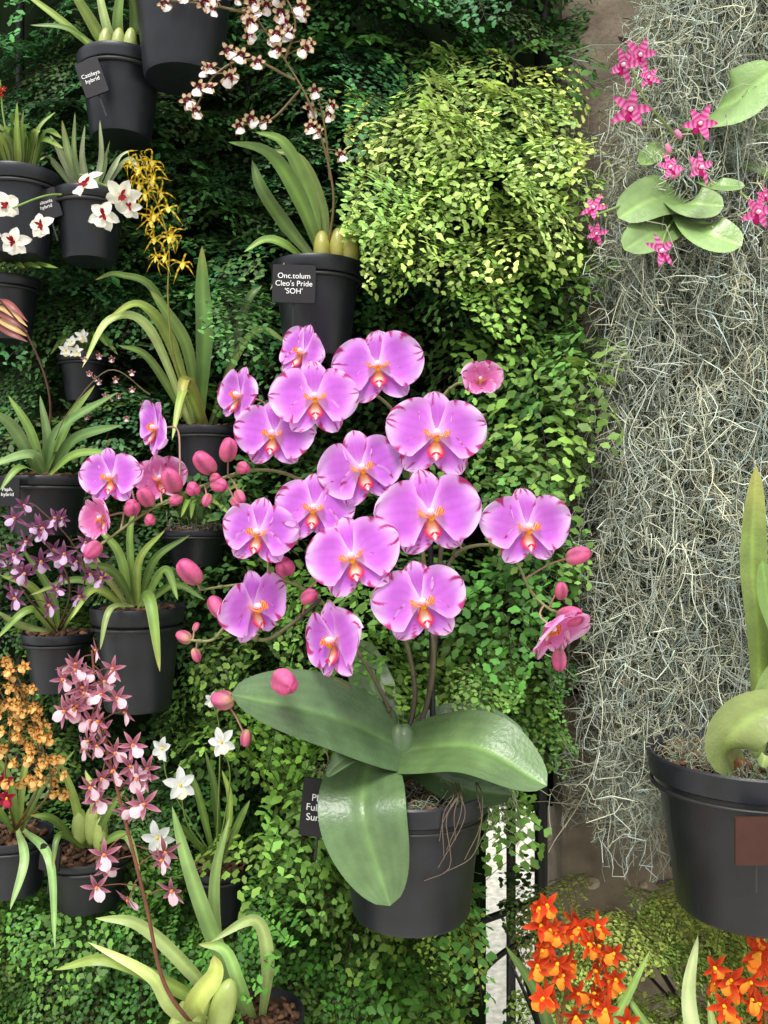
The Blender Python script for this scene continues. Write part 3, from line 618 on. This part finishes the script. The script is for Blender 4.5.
for pts,w,c in (([(18,832,.12),(10,780,.08),(-10,750,.06)],10,MG),([(22,832,.12),(40,790,.08),(75,750,.06)],9,MG),([(18,830,.1),(25,860,.04),(10,910,.02)],11,(.54,.64,.42)),([(24,830,.1),(50,860,.05),(55,950,.03)],10,(.5,.62,.38)),([(14,832,.12),(-5,810,.08),(-20,850,.06)],10,MG),([(20,832,.12),(25,770,.1),(40,735,.09)],8,YG)): LF(b,pts,w,c)
b.obj('leaves',e); b=B()
def orb(c): star_flower(b,c,facing(.6),.017*rnd.uniform(.85,1.15),(.60,.34,.16),(.88,.68,.38),(.94,.78,.50),.42,.22,rnd.uniform(-1,1),bars=10,hub=(.9,.7,.3))
for st in ([(15,830,.12),(40,780,.05),(30,710,.03),(8,655,.02)],[(15,830,.12),(50,790,.05),(40,740,.03),(20,690,.02)],[(15,830,.12),(5,780,.05),(10,720,.03),(-5,680,.02)]): spray(b,st,24,20,orb,.3,.001,(.4,.3,.15))
for i in range(4): star_flower(b,W(rnd.uniform(-8,14),rnd.uniform(775,800),.05),facing(),.022,(.50,.06,.16),(.62,.14,.24),(.7,.2,.3))
b.obj('flower_spray',e)
e=plant('potted_orchid','N'); tag(e,50,858,22,26,.06,['Onc.'],rz=-.2,tilt=.1,ts=.25); b=B()
for pts,w,c in (([(85,848,.12),(75,800,.1),(60,760,.08)],10,YG),([(90,848,.12),(110,810,.09),(125,790,.07)],9,MG),([(88,848,.12),(95,800,.1),(85,770,.1)],10,(.66,.72,.40)),([(80,848,.12),(55,820,.08),(30,815,.06)],9,DG),([(95,848,.11),(125,835,.07),(140,870,.05)],9,MG),([(84,848,.1),(60,835,.05),(52,870,.03)],8,DG)): LF(b,pts,w,c)
for px,py in ((80,828),(92,826),(100,834)): ellipsoid(b,W(px,py,.11),[0,0,1],.022,.009,(.64,.70,.38),'leaf')
b.obj('leaves',e)
e=plant('white_orchid','O'); b=B()
for pts,w,c in (([(215,862,.16),(200,800,.12),(190,770,.1)],8,MG),([(220,862,.16),(215,790,.13),(205,750,.12)],8,DG),([(222,862,.16),(240,820,.13),(250,800,.12)],8,MG),([(212,862,.15),(185,830,.1),(170,830,.08)],8,DG),([(225,862,.16),(230,800,.15),(222,770,.15)],7,YG)): LF(b,pts,w,c)
for p in ((180,785,34),(158,837,34),(163,748,28),(222,742,30),(212,700,18)):
    c=W(p[0],p[1],.05); star_flower(b,c,facing(.5),p[2]*SC(.07),(.93,.94,.92),(.96,.96,.95),(.98,.97,.88),.34,.28,rnd.uniform(-.5,.5),hub=(.95,.85,.4),prof=rP,curl=-.25); tubes(b,smooth([c,W(p[0]+8,p[1]+40,.09),W(216,862,.16)],12),.0008,MG,'stem',5)
b.obj('foliage',e)
e=plant('cattleya_orchid','PR',moss=700,back=.40); tag(e,757,841,44,48,-.125,None,col=(.24,.13,.10)); b=B()
for pts,w,c in (([(742,768,-.03),(726,752,-.08),(745,722,-.10),(800,700,-.11)],58,(.56,.62,.36)),([(760,760,.0),(758,640,.0),(752,560,.0),(756,466,.0)],30,(.50,.58,.27)),([(775,760,.0),(780,650,-.02),(768,600,-.03),(762,560,-.03)],26,(.44,.55,.27)),([(755,760,-.02),(765,700,-.04),(790,650,-.05)],30,(.52,.62,.34)),([(765,755,-.04),(760,790,-.08),(790,830,-.1)],26,(.53,.61,.34))): LF(b,pts,w,c,m='leaf',prof=broadP,nv=9)
P0=np.array([W(rnd.uniform(672,705),rnd.uniform(752,764),-.0) for _ in range(90)]); tubes(b,curly(P0,nr.randn(90,3)*[.8,.3,.4],nr.uniform(.02,.04,90),14,.25),.0005,(.66,.66,.56),'moss',3)
ellipsoid(b,W(735,772,-.05),[1,0,.3],.018,.012,(.45,.30,.2),'bark')
b.obj('leaves',e)
e=empty('mounted_phalaenopsis',W(700,190,.2)); b=B()
stem(b,pxs([(700,150,.3),(700,190,.2),(690,230,.2)]),.012,.01,(.35,.28,.2),8,10,'bark')
for pts,w,n in (([(700,140,.14),(712,112,.08),(738,98,.05),(778,66,.03)],66,(-.2,-1,.35)),([(690,200,.14),(675,195,.08),(650,200,.06),(618,218,.05)],50,(-.1,-1,.25)),([(672,205,.10),(690,203,.05),(724,206,.04)],40,(0,-1,.3)),([(680,212,.12),(700,228,.05),(742,246,.03)],46,(.1,-1,.2)),
  ([(690,212,.12),(660,228,.06),(624,250,.04)],44,(-.1,-1,.3)),([(690,170,.14),(665,150,.10),(640,165,.08)],28,(-.2,-1,.5)),([(715,180,.13),(745,165,.09),(790,190,.08)],22,(0,-.7,.7)),([(715,175,.14),(750,130,.12),(800,120,.12)],34,(0,-1,.5)),([(700,165,.15),(690,140,.12),(680,118,.10)],26,(-.3,-1,0)),([(690,180,.12),(712,184,.06),(745,186,.05)],20,(0,-1,.5))):
    P=smooth(pxs(pts),24); blade(b,P,w*SC(pts[1][2]),n,leafcol((.52,.64,.38),.08,.1),'leaf',.12,13,lambda t:np.clip(.3+.9*np.sin(math.pi*np.clip(t,0,1)**.9*.62+.2),0,1)*np.clip(1-t**5,0,1)**.5,.03,thick=.0015,vfold=.05)
b.obj('leaves',e); b=B()
def pst(px,py,S,y=.01):
    star_flower(b,W(px,py,y),facing(.3),S*SC(y)*1.2,(.78,.14,.48),(.93,.58,.78),(.66,.05,.36),.18,.20,rnd.uniform(-.6,.6),bars=22,hub=(.95,.9,.9),curl=-.05,lipL=.3)
for p in ((622,65,34),(640,55,32),(630,110,38),(648,78,24),(700,124,34),(669,168,28),(700,168,32),(757,212,36),(660,252,36),(594,208,26),(596,234,22),(765,196,18)): pst(*p)
for pts in ([(690,170,.13),(670,130,.08),(645,100,.04),(628,60,.02)],[(690,190,.13),(672,170,.06),(668,165,.02)],[(700,190,.13),(640,200,.08),(595,215,.02)],[(700,190,.13),(735,190,.06),(757,210,.02)],[(695,200,.13),(670,225,.06),(660,250,.02)],[(700,180,.12),(702,150,.06),(700,125,.02)]): stem(b,pxs(pts),.0014,.001,(.50,.58,.32))
for i in range(5): ellipsoid(b,W(rnd.uniform(660,700),rnd.uniform(110,190),.04),[rnd.gauss(0,1),0,-1],.006,.0035,(.80,.50,.62),'bud',8,8)
b.obj('flowers',e)
def redonc(name,cx,spikes,leafs):
    e=empty(name,W(cx,1080,.0)); pot(e,cx,1090,1190,48,.0,bracket=True,back=.40); b=B()
    for pts,w,c in leafs: LF(b,pts,w,c)
    b.obj('leaves',e); b=B()
    def f(c): star_flower(b,c,facing(.6,.1),.034*rnd.uniform(.85,1.1),(.72,.18,.09),(.88,.38,.14),(.97,.72,.24),.34,.19,rnd.uniform(-.8,.8),hub=(.98,.8,.2),lipL=.42,curl=.1,liptip=(.95,.50,.16))
    for st,n in spikes: spray(b,st,n,22,f,.45,.0014,(.45,.25,.12))
    b.obj('flower_spray',e)
redonc('red_oncidium',565,[([(562,1090,.0),(560,1040,-.05),(550,960,-.05),(545,898,-.05)],13),([(568,1090,.0),(608,1040,-.05),(604,980,-.05),(592,925,-.05)],12),([(565,1090,.0),(560,1040,-.03),(570,960,-.03),(572,905,-.03)],6)],[([(560,1090,.0),(540,1000,.03),(505,945,.05)],13,DG),([(575,1090,.0),(620,1010,.03),(650,950,.05)],10,MG)])
redonc('red_oncidium',745,[([(745,1090,.0),(765,1040,-.05),(762,980,-.05),(770,935,-.05)],10),([(740,1090,.0),(745,1040,-.05),(730,1000,-.05),(712,962,-.05)],7)],[([(715,1090,.0),(695,1040,-.02),(688,990,-.02),(698,935,-.02)],18,(.72,.78,.56)),([(725,1090,.0),(715,1040,-.02),(708,1000,-.02)],12,PG),([(700,1090,.02),(650,1030,.03),(620,985,.05)],9,MG)])
# ================================================================= LIGHT / CAMERA
w=bpy.data.worlds.new('World'); scene.world=w; w.use_nodes=True; nt=w.node_tree; bg=nt.nodes['Background']; bg.inputs[0].default_value=(.96,.98,1,1)
tc=nt.nodes.new('ShaderNodeTexCoord'); sx=nt.nodes.new('ShaderNodeSeparateXYZ'); mr=nt.nodes.new('ShaderNodeMapRange')
nt.links.new(tc.outputs['Generated'],sx.inputs[0]); nt.links.new(sx.outputs['Z'],mr.inputs[0])
mr.inputs[1].default_value=-.5; mr.inputs[2].default_value=.9; mr.inputs[3].default_value=.55; mr.inputs[4].default_value=2.1; nt.links.new(mr.outputs[0],bg.inputs[1])
sd=bpy.data.lights.new('sun','SUN'); sd.energy=3.9; sd.angle=math.radians(20); sd.color=(1,.98,.94); so=bpy.data.objects.new('sun',sd); scene.collection.objects.link(so)
dv=Vector((.2,.70,-1)).normalized(); so.rotation_euler=dv.to_track_quat('-Z','Y').to_euler(); so.location=(-1,-2,4)
cd=bpy.data.cameras.new('camera'); cam=bpy.data.objects.new('camera',cd); scene.collection.objects.link(cam); cam.location=(0,-D_,ZC); cam.rotation_euler=(math.pi/2,0,0)
cd.sensor_width=36; cd.lens=F_*36/1024; cd.clip_start=.02
scene.camera=cam
scene.view_settings.view_transform='Standard'; scene.view_settings.look='None'; scene.view_settings.exposure=0
